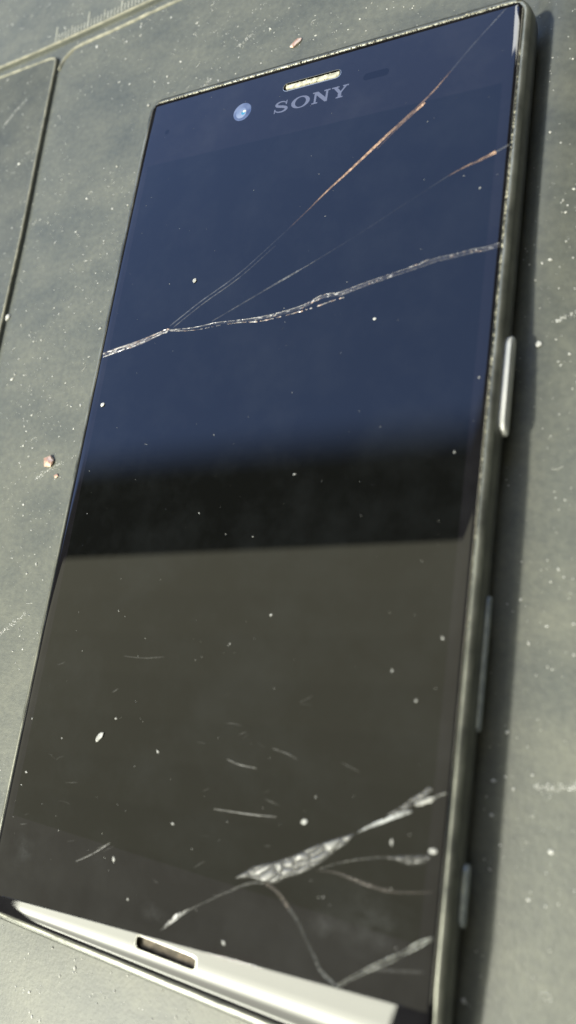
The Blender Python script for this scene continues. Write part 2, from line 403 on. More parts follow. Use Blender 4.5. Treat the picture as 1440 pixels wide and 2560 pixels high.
# slots
mb = MB(); mb.prism(pill(0.15, 67.2, 10.6, 1.42, 0.7), 6.5, 7.45); ear = mb.build('earpiece_mesh', M_brown, glass)
mb = MB(); mb.bevel_prism(pill(0.15, 67.42, 10.1, .84, 0.4), 7.4, 7.86, .14); mb.build('earpiece_bar', M_yellow, glass, True, 40)
rnd = random.Random(3); mb = MB()
for i in range(90):
    x = 0.15 + rnd.uniform(-4.9, 4.9); y = 67.32 + rnd.uniform(-.35, .55)
    mb.grain((x, y, 7.72 + rnd.uniform(0, .16) * (1 if y > 66.95 else .1)), rnd.uniform(.05, .16), rnd)
o = mb.build('earpiece_dust', M_yellow, glass); o['kind'] = 'stuff'
def rim(name, poly, w_, z0, z1, mat, zf=None):
    inn = poly; out = offset_poly(poly, w_); n = len(poly); v = []
    for q, zz in ((inn, z0), (inn, z1), (out, z1 - 0.015), (out, z0)):
        v += [(x, y, zz + (zf(x, y) if zf else 0)) for x, y in q]
    f = []
    for k in range(4):
        for i in range(n): f.append((k * n + i, k * n + (i + 1) % n, ((k + 1) % 4) * n + (i + 1) % n, ((k + 1) % 4) * n + i))
    return mesh_obj(name, v, f, mat, glass, True, 40)
rim('earpiece_rim', pill(0.15, 67.2, 10.7, 1.5, 0.74), 0.12, 7.8, 8.03, M_chrome)
rim('slot_rim', pill(-1.0, -68.05, 9.75, 1.7, 0.6), 0.11, 7.7, 8.02, M_chrome, lambda x, y: -chin_drop(x, y))  # bright bead added for the pale halo round the slot
mb = MB(); mb.prism(pill(-1.0, -68.05, 9.7, 1.65, 0.58), 4.6, 6.95); mb.build('speaker_slot', M_brown, glass)
mb = MB()
for i in range(26):
    x = -5.2 + i * 0.33; mb.prism([(x, -68.7), (x + .17, -68.7), (x + .17, -67.4), (x, -67.4)], 6.9, 7.0 + 0.03 * rnd.random())
o = mb.build('speaker_mesh', M_brown, glass); o['kind'] = 'stuff'
# front camera: ring, lens dome, inner iris
def dome(name, cx, cy, r, z0, h, mat, parent, n=40, k=8):
    v = [(cx, cy, z0 + h)]; f = []
    for j in range(1, k + 1):
        a = math.pi / 2 * j / k
        for i in range(n): t = 2 * math.pi * i / n; v.append((cx + r * math.sin(a) * math.cos(t), cy + r * math.sin(a) * math.sin(t), z0 + h * math.cos(a)))
    for i in range(n): f.append((0, 1 + i, 1 + (i + 1) % n))
    for j in range(k - 1):
        for i in range(n): f.append((1 + j * n + i, 1 + (j + 1) * n + i, 1 + (j + 1) * n + (i + 1) % n, 1 + j * n + (i + 1) % n))
    f.append(tuple(1 + (k - 1) * n + i for i in range(n))[::-1])
    return mesh_obj(name, v, f, mat, parent, True, 50)
M_lens = noisy('blue_lens_glass', (0.05, 0.075, 0.16), (0.17, 0.21, 0.33), 420, rough=0.08, lo=0.3, hi=0.7)
M_lens2 = noisy('pale_lens_core', (0.14, 0.19, 0.32), (0.26, 0.31, 0.44), 500, rough=0.1, lo=0.3, hi=0.7)
M_iris = simple('teal_lens_coating', (0.10, 0.42, 0.50), 0.1, 0.6)
M_sens = simple('sensor_window', (0.0025, 0.0025, 0.003), 0.03)
dome('front_camera', -13.0, 64.45, 1.92, 7.99, 0.03, M_lens, glass)
dome('lens_inner', -13.15, 64.3, 1.15, 8.008, 0.02, M_lens2, glass, 32, 5)
dome('camera_iris', -12.75, 64.2, 0.42, 8.022, 0.03, M_iris, glass, 18, 4)
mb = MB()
mb.prism([(-12.55 + .34 * math.cos(t * .524 + .4) , 64.45 + .26 * math.sin(t * .524 + .4)) for t in range(12)], 8.03, 8.055); mb.build('camera_glint', M_dust_glint, glass)  # painted lens highlight: a pale patch sharing the dust material
mb = MB(); mb.prism(pill(12.0, 65.0, 4.4, 1.35, 0.65), 7.99, 8.003); mb.build('proximity_sensor', M_sens, glass)
mb = MB(); mb.prism([(-29.4 + .5 * math.cos(i * .3927), 64.3 + .5 * math.sin(i * .3927)) for i in range(16)], 7.99, 8.003); mb.build('notification_light', M_sens, glass)

# maker's lettering under the earpiece
def letter(polys, x0, wd, y0=62.25, h=2.3):
    mb = MB()
    for k, poly in enumerate(polys):
        mb.prism([(x0 + x * wd, y0 + y * h) for x, y in poly], 7.99, 8.005 + k * 0.0012)
    return mb.build('logo_letter', M_logo, glass)
cs = [(.82, .66), (.78, .82), (.62, .92), (.46, .945), (.27, .89), (.17, .75), (.24, .62), (.44, .54), (.63, .47), (.82, .36), (.86, .22), (.72, .09), (.50, .05), (.29, .1), (.16, .2), (.1, .34)]
wc = [.05, .07, .10, .11, .14, .19, .2, .2, .2, .2, .19, .14, .11, .1, .07, .05]
Ps = resample([(x, y, 0) for x, y in cs], 0.03); lp, rp = [], []
for i, q in enumerate(Ps):
    t = (Ps[min(i + 1, len(Ps) - 1)] - Ps[max(i - 1, 0)]).normalized(); u = i / (len(Ps) - 1) * (len(wc) - 1); k = min(int(u), len(wc) - 2)
    hw = 0.5 * (wc[k] + (wc[k + 1] - wc[k]) * (u - k)); nn = Vector((-t.y, t.x, 0))
    lp.append((q.x + nn.x * hw, q.y + nn.y * hw)); rp.append((q.x - nn.x * hw, q.y - nn.y * hw))
quads = [[lp[i], lp[i + 1], rp[i + 1], rp[i]] for i in range(len(lp) - 1)]
mb = MB(); v = [(-6.5 + x * 2.9, 62.25 + y * 2.3, 8.005) for x, y in lp] + [(-6.5 + x * 2.9, 62.25 + y * 2.3, 8.005) for x, y in rp]
k = len(lp); mb.add(v, [(i, i + 1, k + i + 1, k + i) for i in range(k - 1)])
for poly in ([(.80, .64), (.87, .64), (.87, 1.0), (.81, 1.0)], [(.06, 0), (.12, 0), (.14, .36), (.06, .36)]):
    mb.prism([(-6.5 + x * 2.9, 62.25 + y * 2.3) for x, y in poly], 7.99, 8.0062)
mb.build('logo_letter', M_logo, glass)
v, f = [], []
for i in range(40):
    t = 2 * math.pi * i / 40
    v.append((-1.35 + 1.75 * math.cos(t), 63.4 + 1.17 * math.sin(t), 8.005)); v.append((-1.35 + 1.02 * math.cos(t), 63.4 + .95 * math.sin(t), 8.005))
for i in range(40): j = (i + 1) % 40; f.append((2 * i, 2 * j, 2 * j + 1, 2 * i + 1))
mesh_obj('logo_letter', v, f, M_logo, glass)
letter([[(0, 0), (.36, 0), (.36, .1), (.25, .1), (.25, .72), (.80, 0), (.95, 0), (.95, .9), (1.08, .9), (1.08, 1), (.70, 1), (.70, .9), (.82, .9), (.82, .36), (.33, 1), (0, 1), (0, .9), (.12, .9), (.12, .1), (0, .1)]], 0.85, 3.0)
letter([[(.34, 0), (.78, 0), (.78, .1), (.67, .1), (.67, .42), (.97, .9), (1.1, .9), (1.1, 1), (.72, 1), (.72, .9), (.83, .9), (.61, .55), (.37, .9), (.48, .9), (.48, 1), (0, 1), (0, .9), (.12, .9), (.45, .42), (.45, .1), (.34, .1)]], 4.35, 2.75)

# side keys on the right edge
def side_key(name, y0, y1, z0, z1, xo, mat, cham=0.35, taper=1.2):
    """a bar let into the side: pointed/rounded ends, chamfered outer face"""
    zm = (z0 + z1) / 2; pts = []
    def outline(s, t):
        hz = (z1 - z0) / 2 * s; a, b = y0 + t, y1 - t; r = hz
        o = []
        for i in range(9): an = -math.pi / 2 + math.pi * i / 8; o.append((b - r * taper + r * taper * math.cos(an), zm + hz * math.sin(an)))
        for i in range(9): an = math.pi / 2 + math.pi * i / 8; o.append((a + r * taper + r * taper * math.cos(an), zm + hz * math.sin(an)))
        return o
    A = outline(1, 0); B = outline(1, 0); Cc = outline(1 - cham, cham * .6); n = len(A)
    v = [(34.8, y, z) for y, z in A] + [(xo - 0.28, y, z) for y, z in B] + [(xo, y, z) for y, z in Cc]
    f = [tuple(range(n)), tuple(range(2 * n, 3 * n))[::-1]]
    for k in range(2):
        for i in range(n): f.append((k * n + i, k * n + (i + 1) % n, (k + 1) * n + (i + 1) % n, (k + 1) * n + i))
    return mesh_obj(name, v, f, mat, phone, True, 20)
side_key('power_button', 4.3, 18.6, 3.2, 6.2, 36.75, M_button, 0.42)['label'] = 'bright silver power button'
side_key('volume_rocker', -33.6, -16.8, 3.7, 4.9, 36.5, M_key, 0.3)
side_key('camera_button', -55.6, -48.6, 3.5, 5.0, 36.65, M_key, 0.3)

for sx in (-1, 1):  # bead added along each side to carry the bright edge line
    vs, fs = [], []; N = 90; K = 5
    for i in range(N + 1):
        y = -63 + 133.5 * i / N; rr = 0.085 * (0.75 + 0.6 * noise.noise(Vector((y * .35, sx, 0)))) if sx < 0 else 0.05
        for k in range(K):
            a = math.pi * k / (K - 1); vs.append((sx * (34.36 + rr * math.cos(a)), y, 7.70 + 0.16 * math.sin(a)))
    for i in range(N):
        for k in range(K - 1): fs.append((i * K + k, i * K + k + 1, (i + 1) * K + k + 1, (i + 1) * K + k))
    mesh_obj('edge_line_bead', vs, fs, M_edge, glass, True, 60)
# grit packed in the gap between glass and frame
rnd = random.Random(11); mb = MB()
for i in range(900):                       # far end
    x = rnd.uniform(-33.2, 34); mb.grain((x, 71.72 + rnd.uniform(-.08, .3), 7.66 + rnd.uniform(-.05, .22)), rnd.uniform(.05, .18), rnd)
for i in range(800):                       # right edge
    y = rnd.triangular(-25, 66, 35); mb.grain((34.48 + rnd.uniform(-.1, .14), y, 7.68 + rnd.uniform(-.05, .12)), rnd.uniform(.05, .16), rnd)
for i in range(160):
    y = rnd.uniform(-40, 70); mb.grain((-34.55 + rnd.uniform(-.1, .1), y, 7.5 + rnd.uniform(-.05, .1)), rnd.uniform(.04, .1), rnd)
o = mb.build('gap_grit', M_grit, phone); o['kind'] = 'stuff'

# ------------------------------------------------------------------ cracks in the cover glass
def crack(name, path, width, tint, alpha, seed, strands=2, h=0.04, gap=0.0, ds=0.22, jit=0.04, mat=None, spread=0.5, smooth=False, flick=0.5, hollow=False):
    """fracture line: strands of tiny prism facets; width and alpha are functions of 0..1 along the path"""
    r = random.Random(seed); P = resample([(x, y, 0) for x, y in path], ds); n = len(P)
    V, F, T = [], [], []
    for s in range(strands):
        off = 0 if strands == 1 else (s / (strands - 1) - .5) * 2 * spread
        prev = None
        ph = r.uniform(0, 50)
        for i, q in enumerate(P):
            u = i / max(1, n - 1); t = (P[min(i + 1, n - 1)] - P[max(i - 1, 0)]).normalized(); nn = Vector((-t.y, t.x, 0))
            wd = width(u) / max(1, strands) * r.uniform(.6, 1.3)
            if smooth: wd = width(u) / max(1, strands) * (.55 if hollow else 1)
            c = q + nn * (off * width(u) * .6 + r.uniform(-jit, jit))
            a = max(0, min(1, alpha(u) * (1 - flick + 2 * flick * (0.5 + noise.noise(Vector((i * .22, ph, s * 3.1)))))))
            zr = 8.012 + (h * r.uniform(.5, 1.4) if not smooth else h)
            k = len(V); A = c + nn * wd * .5; B = c - nn * wd * .5; mid = c + nn * wd * (r.uniform(-.3, .3) if not smooth else 0)
            V += [(A.x, A.y, 8.006), (mid.x, mid.y, zr), (B.x, B.y, 8.006)]
            tc = tint(u, r); T += [(*tc, a)] * 3
            if prev is not None and (smooth or r.random() > gap): F += [(prev, k, k + 1, prev + 1), (prev + 1, k + 1, k + 2, prev + 2)]
            prev = k
    o = mesh_obj(name, V, F, mat or M_crack, glass, smooth)
    at = o.data.attributes.new('tint', 'FLOAT_COLOR', 'POINT')
    for i, c in enumerate(T): at.data[i].color = c
    return o
def lerp(tab):
    def f(u):
        for (a, x), (b, y) in zip(tab, tab[1:]):
            if u <= b: return x + (y - x) * (u - a) / max(1e-6, b - a)
        return tab[-1][1]
    return f
def white(u, r): k = r.uniform(.35, .95); return (k, k * .99, k * .95)
def mixed(u, r):
    k = r.uniform(.2, .95); return (k, k * .95, k * .9) if r.random() > .25 else (k, k * .72, k * .55)
def orange(u, r): return (.8, .52, .33)  # orange glint of the cracks, painted as a flat tint
def grey(u, r): return (.5, .5, .47)
MAIN = [(-33.65, 19.49), (-30.03, 20.36), (-26.24, 21.2), (-20.24, 23.14), (-15.29, 23.05), (-10.61, 23.48), (-6.77, 23.47), (-3.06, 23.52), (1.19, 23.99), (5.24, 24.85), (8.11, 26.08), (11.07, 26.2), (14.8, 27.27), (19.04, 28.3), (22.57, 29.11), (25.42, 29.85), (27.7, 30.1), (30.47, 30.5), (32.38, 30.58), (34.2, 30.95)]
def flakes(name, path, n, wd, rmin, rmax, seed, tilt=.25, alpha=.9):
    """splinters standing along a fracture: thin tilted plates"""
    r = random.Random(seed); P = resample([(x, y, 0) for x, y in path], .1); V, F, T = [], [], []
    for i in range(n):
        q = P[r.randrange(len(P))]; j = P.index(q); t = (P[min(j + 1, len(P) - 1)] - P[max(j - 1, 0)]).normalized(); nn = Vector((-t.y, t.x, 0))
        c = q + nn * r.uniform(-.5, .5) * wd; lx = r.uniform(rmin, rmax) * 1.6; ly = r.uniform(rmin, rmax) * .55
        k = len(V); z = 8.015
        for a_, b_ in ((-1, -.6), (.2, -1), (1, .1), (.3, 1), (-.8, .7)):
            p = c + t * a_ * lx * r.uniform(.7, 1.1) + nn * b_ * ly * r.uniform(.6, 1.1); V.append((p.x, p.y, z + max(-.005, tilt * ly * b_ * r.uniform(-.3, 1)) + .01))
        m = r.uniform(.3, .95); tc = (m, m * .97, m * .92) if r.random() > .2 else (m, m * .74, m * .58)
        T += [(*tc, alpha * r.uniform(.5, 1))] * 5; F.append((k, k + 1, k + 2, k + 3, k + 4))
    o = mesh_obj(name, V, F, M_crack, glass); at = o.data.attributes.new('tint', 'FLOAT_COLOR', 'POINT')
    for i, c in enumerate(T): at.data[i].color = c
    return o
sm = dict(ds=.3, jit=.012, mat=M_soft, smooth=True)
def shift(path, d):
    P = [Vector((x, y, 0)) for x, y in path]; out = []
    for i, q in enumerate(P):
        t = (P[min(i + 1, len(P) - 1)] - P[max(i - 1, 0)]).normalized(); dd = d(i / (len(P) - 1)) if callable(d) else d
        out.append((q.x - t.y * dd, q.y + t.x * dd))
    return out
A_, B_, C_ = MAIN[:4], MAIN[3:12], MAIN[11:]
# left stretch: a wide open fracture with blocky splinters
crack('crack', A_, lerp([(0, .7), (.1, 1.15), (.6, 1.0), (.95, .6), (1, .3)]), lambda u, r: (.45, .42, .42), lambda u: .32, 1, 1, .03, **sm)
crack('crack', shift(A_, .3), lerp([(0, .3), (.5, .35), (1, .15)]), mixed, lerp([(0, .9), (.5, .9), (.7, .5), (1, .6)]), 2, 1, .05, .08, ds=.55, jit=.05)
crack('crack', shift(A_, lerp([(0, -.4), (1, -.15)])), lambda u: .14, white, lambda u: .75, 3, 1, .03, .1, ds=.5, jit=.02)
flakes('crack_splinters', A_, 34, .75, .12, .32, 61)
# middle stretch: two fine lines that part and meet again
crack('crack', B_, lerp([(0, .3), (.5, .5), (1, .7)]), lambda u, r: (.4, .4, .42), lerp([(0, .08), (.5, .1), (1, .18)]), 4, 1, .02, **sm)
crack('crack', shift(B_, lerp([(0, .0), (.5, .2), (1, .3)])), lerp([(0, .1), (1, .16)]), white, lerp([(0, .6), (.4, .4), (1, .75)]), 5, 1, .03, .1, ds=.35, jit=.02)
crack('crack', [(-19.78, 22.95), (-15.2, 22.61), (-10.51, 22.97), (-5.97, 23.18), (-2.24, 23.03), (2.66, 23.64), (6.68, 24.36), (9.9, 25.21), (11.81, 25.59)], lerp([(0, .1), (.5, .16), (1, .2)]), mixed, lerp([(0, .6), (.3, .35), (.5, .8), (1, .7)]), 6, 1, .03, .15, ds=.4, jit=.03)
flakes('crack_splinters', B_[3:], 42, .5, .09, .24, 62)
# right stretch: a faint band with a few splinters
crack('crack', C_, lerp([(0, .8), (.3, .7), (1, .6)]), lambda u, r: (.4, .38, .4), lerp([(0, .22), (.3, .1), (1, .1)]), 7, 1, .02, **sm)
crack('crack', shift(C_, .3), lambda u: .12, white, lerp([(0, .5), (.3, .25), (.5, .3), (.7, .15), (1, .3)]), 8, 1, .03, .1, ds=.4, jit=.02)
crack('crack', shift(C_, -.25), lambda u: .12, grey, lerp([(0, .4), (.5, .2), (1, .15)]), 9, 1, .02, .1, ds=.4, jit=.02)
flakes('crack_splinters', C_[:3], 12, .5, .1, .2, 63); flakes('crack_splinters', C_[-5:], 13, .5, .1, .22, 64)
flakes('crack_splinters', [(21.3, 29.2), (24.2, 30.0)], 9, .35, .12, .3, 65, alpha=.5)
DIAG = [(-19.98, 23.86), (-14.62, 27.74), (-8.29, 31.73), (-2.37, 36.7), (2.71, 41.29), (6.1, 44.63), (9.48, 47.55), (14.87, 52.47), (20.7, 57.67), (23.49, 60.76), (27.3, 65.59), (32.06, 71.01)]
crack('crack', DIAG, lerp([(0, .25), (.4, .22), (.5, .34), (.62, .5), (.8, .3), (1, .25)]), lambda u, r: (.8, .52, .33) if .36 < u < .83 else (.45, .47, .5), lerp([(0, .16), (.1, .22), (.25, .07), (.36, .03), (.42, .12), (.5, .6), (.62, .7), (.68, .25), (.74, .16), (.78, .35), (.82, .08), (.92, .08), (.95, .22), (1, .03)]), 5, 1, .03, 0, .3, .015, M_soft, 0, True, .25)  # orange highlight painted along the crack by tint and alpha
crack('crack', [(x + .75, y - .35) for x, y in DIAG[:4]], lambda u: .22, grey, lerp([(0, .1), (.4, .2), (1, .02)]), 6, 1, .02, 0, .3, .01, M_soft, 0, True)
crack('crack', [(13.8, 50.6), (17.5, 54.3), (20.9, 57.3)], lerp([(0, .15), (.9, .45), (1, .3)]), orange, lerp([(0, .05), (.7, .15), (.85, .75), (1, .8)]), 7, 1, .03, 0, .25, .01, M_soft, 0, True)
crack('crack', [(-11.48, 23.92), (-6.54, 26.34), (-1.08, 29.03), (4.85, 31.88)], lerp([(0, .2), (.8, .35), (1, .12)]), grey, lerp([(0, .08), (.5, .10), (.8, .24), (1, .2)]), 8, 1, .02, 0, .3, .01, M_soft, 0, True)
crack('crack', [(25.81, 43.44), (28.34, 44.5), (30.29, 45.13), (32.47, 45.96)], lerp([(0, .15), (.8, .4), (1, .5)]), orange, lerp([(0, .12), (.5, .3), (.8, .35), (.93, .9), (1, .8)]), 9, 2, .03, 0, .25, .02, M_soft, .5, True)
crack('crack', [(32.47, 45.96), (34.2, 46.77)], lambda u: .3, grey, lambda u: .15, 10, 1, .02, 0, .3, .01, M_soft, 0, True)
crack('crack', [(4.85, 31.88), (12, 35.6), (19, 39.6), (25.81, 43.44)], lambda u: .2, grey, lerp([(0, .12), (.2, .02), (.8, .015), (1, .08)]), 11, 1, .015, 0, .3, .01, M_soft, 0, True)
# fractures at the chin
tube = dict(ds=.3, jit=.01, mat=M_soft, smooth=True)
def dim(f, k=.6): return lambda u: f(u) * k
def thin(f, k=.58): return lambda u: f(u) * k
crack('crack', [(12.02, -56.12), (10.34, -56.55), (8.16, -57.77), (5.44, -59.53), (3.23, -61.03), (0.72, -62.78), (-0.89, -64.39), (-2.14, -65.61)], thin(lerp([(0, .5), (.6, .3), (.75, .6), (1, .3)])), grey, dim(lerp([(0, .35), (.5, .18), (.68, .2), (.74, .6), (.9, .6), (1, .2)]), 1.15), 21, 2, .05, hollow=True, **tube)
crack('crack', [(0.53, -62.83), (-0.38, -63.71), (-1.6, -65.07)], lerp([(0, .35), (.3, .6), (1, .3)]), white, lambda u: .9, 22, 2, .06, .1, ds=.25)
crack('crack', [(12.33, -56.19), (13.83, -56.56), (15.43, -57.71), (17.34, -59.25), (18.67, -60.81), (19.97, -62.3), (21.22, -63.67), (23.32, -64.58)], thin(lerp([(0, .6), (.25, .8), (.6, .5), (.85, .7), (1, .4)])), lambda u, r: (.6, .52, .44) if u < .3 else (.52, .54, .5), dim(lerp([(0, .45), (.2, .5), (.3, .3), (.6, .22), (.8, .4), (1, .8)]), 1.15), 23, 2, .08, hollow=True, **tube)
crack('crack', [(23.32, -64.58), (25.0, -63.17), (27.26, -61.44), (29.27, -60.01), (30.81, -58.81), (32.96, -57.07), (34.0, -56.35)], thin(lerp([(0, .4), (.3, .7), (.55, 1.0), (.68, .6), (.85, 1.0), (1, .2)]), .8), lambda u, r: (.66, .68, .62), dim(lerp([(0, .7), (.2, .35), (.5, .6), (.62, .35), (.72, .35), (.85, .95), (.95, .7), (1, .1)]), .85), 24, 2, .10, hollow=True, **tube)
crack('crack', [(26.3, -62.0), (28.23, -61.36), (31.94, -60.46), (33.28, -60.06)], thin(lerp([(0, .5), (1, .5)])), grey, dim(lerp([(0, .25), (1, .12)]), 1.15), 25, 2, .04, hollow=True, **tube)
crack('crack', [(23.59, -47.53), (24.87, -46.59), (26.78, -45.44), (28.65, -44.31), (30.06, -43.64)], thin(lerp([(0, .15), (.25, .45), (.4, .6), (.55, .5), (.8, .75), (1, .25)]), .8), lambda u, r: (.85, .87, .85), dim(lerp([(0, .1), (.2, .7), (.5, .95), (.9, .95), (1, .4)]), .75), 26, 1, .12, **tube)  # highlight on this fracture is painted in as a pale tint
crack('crack', [(26.96, -44.85), (29.05, -43.4), (30.62, -42.03), (32.18, -40.67)], lerp([(0, .15), (.6, .8), (.9, .7), (1, .2)]), white, lerp([(0, .3), (.6, .35), (1, .4)]), 27, 3, .06, .1, ds=.4)
crack('crack', [(30.4, -42.9), (31.2, -42.4), (32.07, -41.96), (33.0, -41.3), (33.9, -40.8)], thin(lerp([(0, .3), (.2, .8), (.35, .5), (.5, .8), (.62, .3), (1, .2)]), .8), lambda u, r: (.8, .8, .74), dim(lerp([(0, .6), (.5, .75), (.65, .3), (1, .35)]), .75), 28, 1, .10, **tube)
crack('crack', [(19.35, -52.67), (21.84, -51.37), (24.82, -50.2), (27.26, -49.43)], thin(lambda u: .22), grey, dim(lerp([(0, .35), (1, .3)]), 1.15), 29, 2, .03, hollow=True, **tube)
crack('crack', [(18.85, -52.97), (21.48, -52.6), (24.65, -52.84), (27.69, -52.95), (30.57, -52.51), (33.33, -51.72)], thin(lerp([(0, .2), (.4, .55), (1, .2)])), lambda u, r: (.42, .37, .33), dim(lerp([(0, .1), (.4, .45), (.7, .3), (1, .25)]), 1.15), 30, 2, .03, hollow=True, **tube)
def lump_patch(name, poly, seed, step, hgt, tint, alpha, ang):
    """flaked glass: a skin of worm-like ridges that fills the outline"""
    V, F, T = [], [], []; idx = {}
    def inside(x, y):
        c = False
        for i in range(len(poly)):
            (x1, y1), (x2, y2) = poly[i - 1], poly[i]
            if (y1 > y) != (y2 > y) and x < (x2 - x1) * (y - y1) / (y2 - y1) + x1: c = not c
        return c
    def edge(x, y):
        best = 9
        for i in range(len(poly)):
            p, q = Vector(poly[i - 1]), Vector(poly[i]); w_ = Vector((x, y)); t = max(0, min(1, (w_ - p).dot(q - p) / max(1e-9, (q - p).length_squared)))
            best = min(best, (p + (q - p) * t - w_).length)
        return best
    x0, x1 = min(p[0] for p in poly), max(p[0] for p in poly); y0, y1 = min(p[1] for p in poly), max(p[1] for p in poly)
    nx2, ny2 = int((x1 - x0) / step) + 1, int((y1 - y0) / step) + 1; ca, sa = math.cos(ang), math.sin(ang)
    for j in range(ny2 + 1):
        for i in range(nx2 + 1):
            x, y = x0 + i * step, y0 + j * step
            if not inside(x, y): continue
            u, v = x * ca + y * sa, -x * sa + y * ca
            wv = Vector((u * .52, v * 1.05, seed)); wv += Vector((noise.noise(wv * .6), noise.noise(wv * .6 + Vector((9, 3, 0))), 0)) * .45
            ds_, _ = noise.voronoi(wv); g = min(1, (ds_[1] - ds_[0]) * 1.9) ** .6        # pebbled cells parted by sunk joints
            g *= .75 + .35 * noise.noise(wv * .9 + Vector((2, 8, 5))); e = min(1, edge(x, y) / .25)
            idx[(i, j)] = len(V); V.append((x, y, 8.007 + hgt * e * (.25 + g)))
            tt = tint * (.55 + .6 * g); T.append((tt, tt, tt * .95, min(1, alpha * (.35 + .9 * g) * (.35 + .65 * e))))
    for (i, j), k in idx.items():
        q = [idx.get((i + 1, j)), idx.get((i + 1, j + 1)), idx.get((i, j + 1))]
        if None not in q: F.append((k, *q))
    o = mesh_obj(name, V, F, M_patch, glass, True)
    at = o.data.attributes.new('tint', 'FLOAT_COLOR', 'POINT')
    for i, c in enumerate(T): at.data[i].color = c
    return o
PATCH = [(7.56, -56.77), (8.71, -55.81), (10.11, -54.6), (13.28, -53.25), (15.89, -51.78), (18.42, -50.1), (21.44, -48.47), (23.57, -47.44), (22.57, -48.95), (21.15, -50.21), (19.84, -51.62), (18.29, -52.92), (16.54, -54.1), (14.96, -54.82), (14.23, -55.52), (13.38, -55.92), (11.42, -56.04), (9.96, -56.07)]
lump_patch('shattered_patch', PATCH, 31, .085, .42, .42, .75, .55)['label'] = 'pale flaked patch of shattered glass'
lump_patch('shattered_patch', [(27.01, -49.45), (29.17, -48.76), (31.99, -48.0), (33.0, -47.73), (32.8, -48.37), (32.1, -49.02), (30.72, -49.57), (29.25, -49.49)], 32, .085, .2, .32, .45, .3)
def film(name, cx, cy, rx, ry, seed, a):
    # thin greasy smear: a low irregular skin on the glass whose cover varies
    V, F, T = [(cx, cy, 8.006)], [], [(.6, .64, .66, a)]; N, K_ = 40, 8
    for j in range(1, K_ + 1):
        for i in range(N):
            t = 6.2832 * i / N; q = j / K_ * (1 + .35 * noise.noise(Vector((math.cos(t) * 1.5, math.sin(t) * 1.5, seed))))
            V.append((cx + rx * q * math.cos(t), cy + ry * q * math.sin(t), 8.006))
            T.append((.6, .64, .66, max(0, a * (1 - j / K_) * (1 + 1.6 * noise.noise(Vector((cx + rx * q * math.cos(t), (cy + ry * q * math.sin(t)) * 1.6, seed)) * .55)))))
    for i in range(N): F.append((0, 1 + i, 1 + (i + 1) % N))
    for j in range(K_ - 1):
        for i in range(N): F.append((1 + j * N + i, 1 + (j + 1) * N + i, 1 + (j + 1) * N + (i + 1) % N, 1 + j * N + (i + 1) % N))
    o = mesh_obj(name, V, F, M_soft, glass, True); at = o.data.attributes.new('tint', 'FLOAT_COLOR', 'POINT')
    for i, c in enumerate(T): at.data[i].color = c
film('smear', 26.5, -57.0, 6.0, 4.6, 2, .018); film('smear', 20.5, -58.5, 2.2, 1.6, 5, .018); film('smear', -29, -62, 3.0, 2.5, 8, .02); film('smear', -4, -64, 2.6, 1.4, 9, .015)
for p_, a in (([(3.1, -49.11), (8.33, -48.64), (12.43, -48.1)], .3), ([(3.96, -42.53), (6.05, -42.86), (8.53, -42.81)], .25), ([(-18.46, -60.91), (-15.82, -59.31), (-13.01, -57.14)], .3),
              ([(-16.7, -31.22), (-12.91, -31.05), (-9.33, -30.42)], .1), ([(10.46, -39.9), (12.9, -40.22), (14.26, -40.62)], .15)):
    crack('scratch', p_, lambda u: .16, grey, lambda u, a=a: a * math.sin(math.pi * (.15 + .7 * u)), 40, 1, .01, **tube)

rs = random.Random(77)
for k in range(30):                        # short hairline scratches on the lower glass
    x, y = rs.uniform(-31, 22), rs.uniform(-61, -33); a = rs.gauss(.15, .28); ln = rs.uniform(.7, 2.6); c = rs.uniform(-.12, .12)
    crack('scratch', [(x, y), (x + ln * .5 * math.cos(a), y + ln * .5 * math.sin(a)), (x + ln * math.cos(a + c), y + ln * math.sin(a + c))], lambda u: .11, grey, lambda u, q=rs.uniform(.03, .11): q * math.sin(math.pi * (.1 + .8 * u)), 100 + k, 1, .008, **tube)
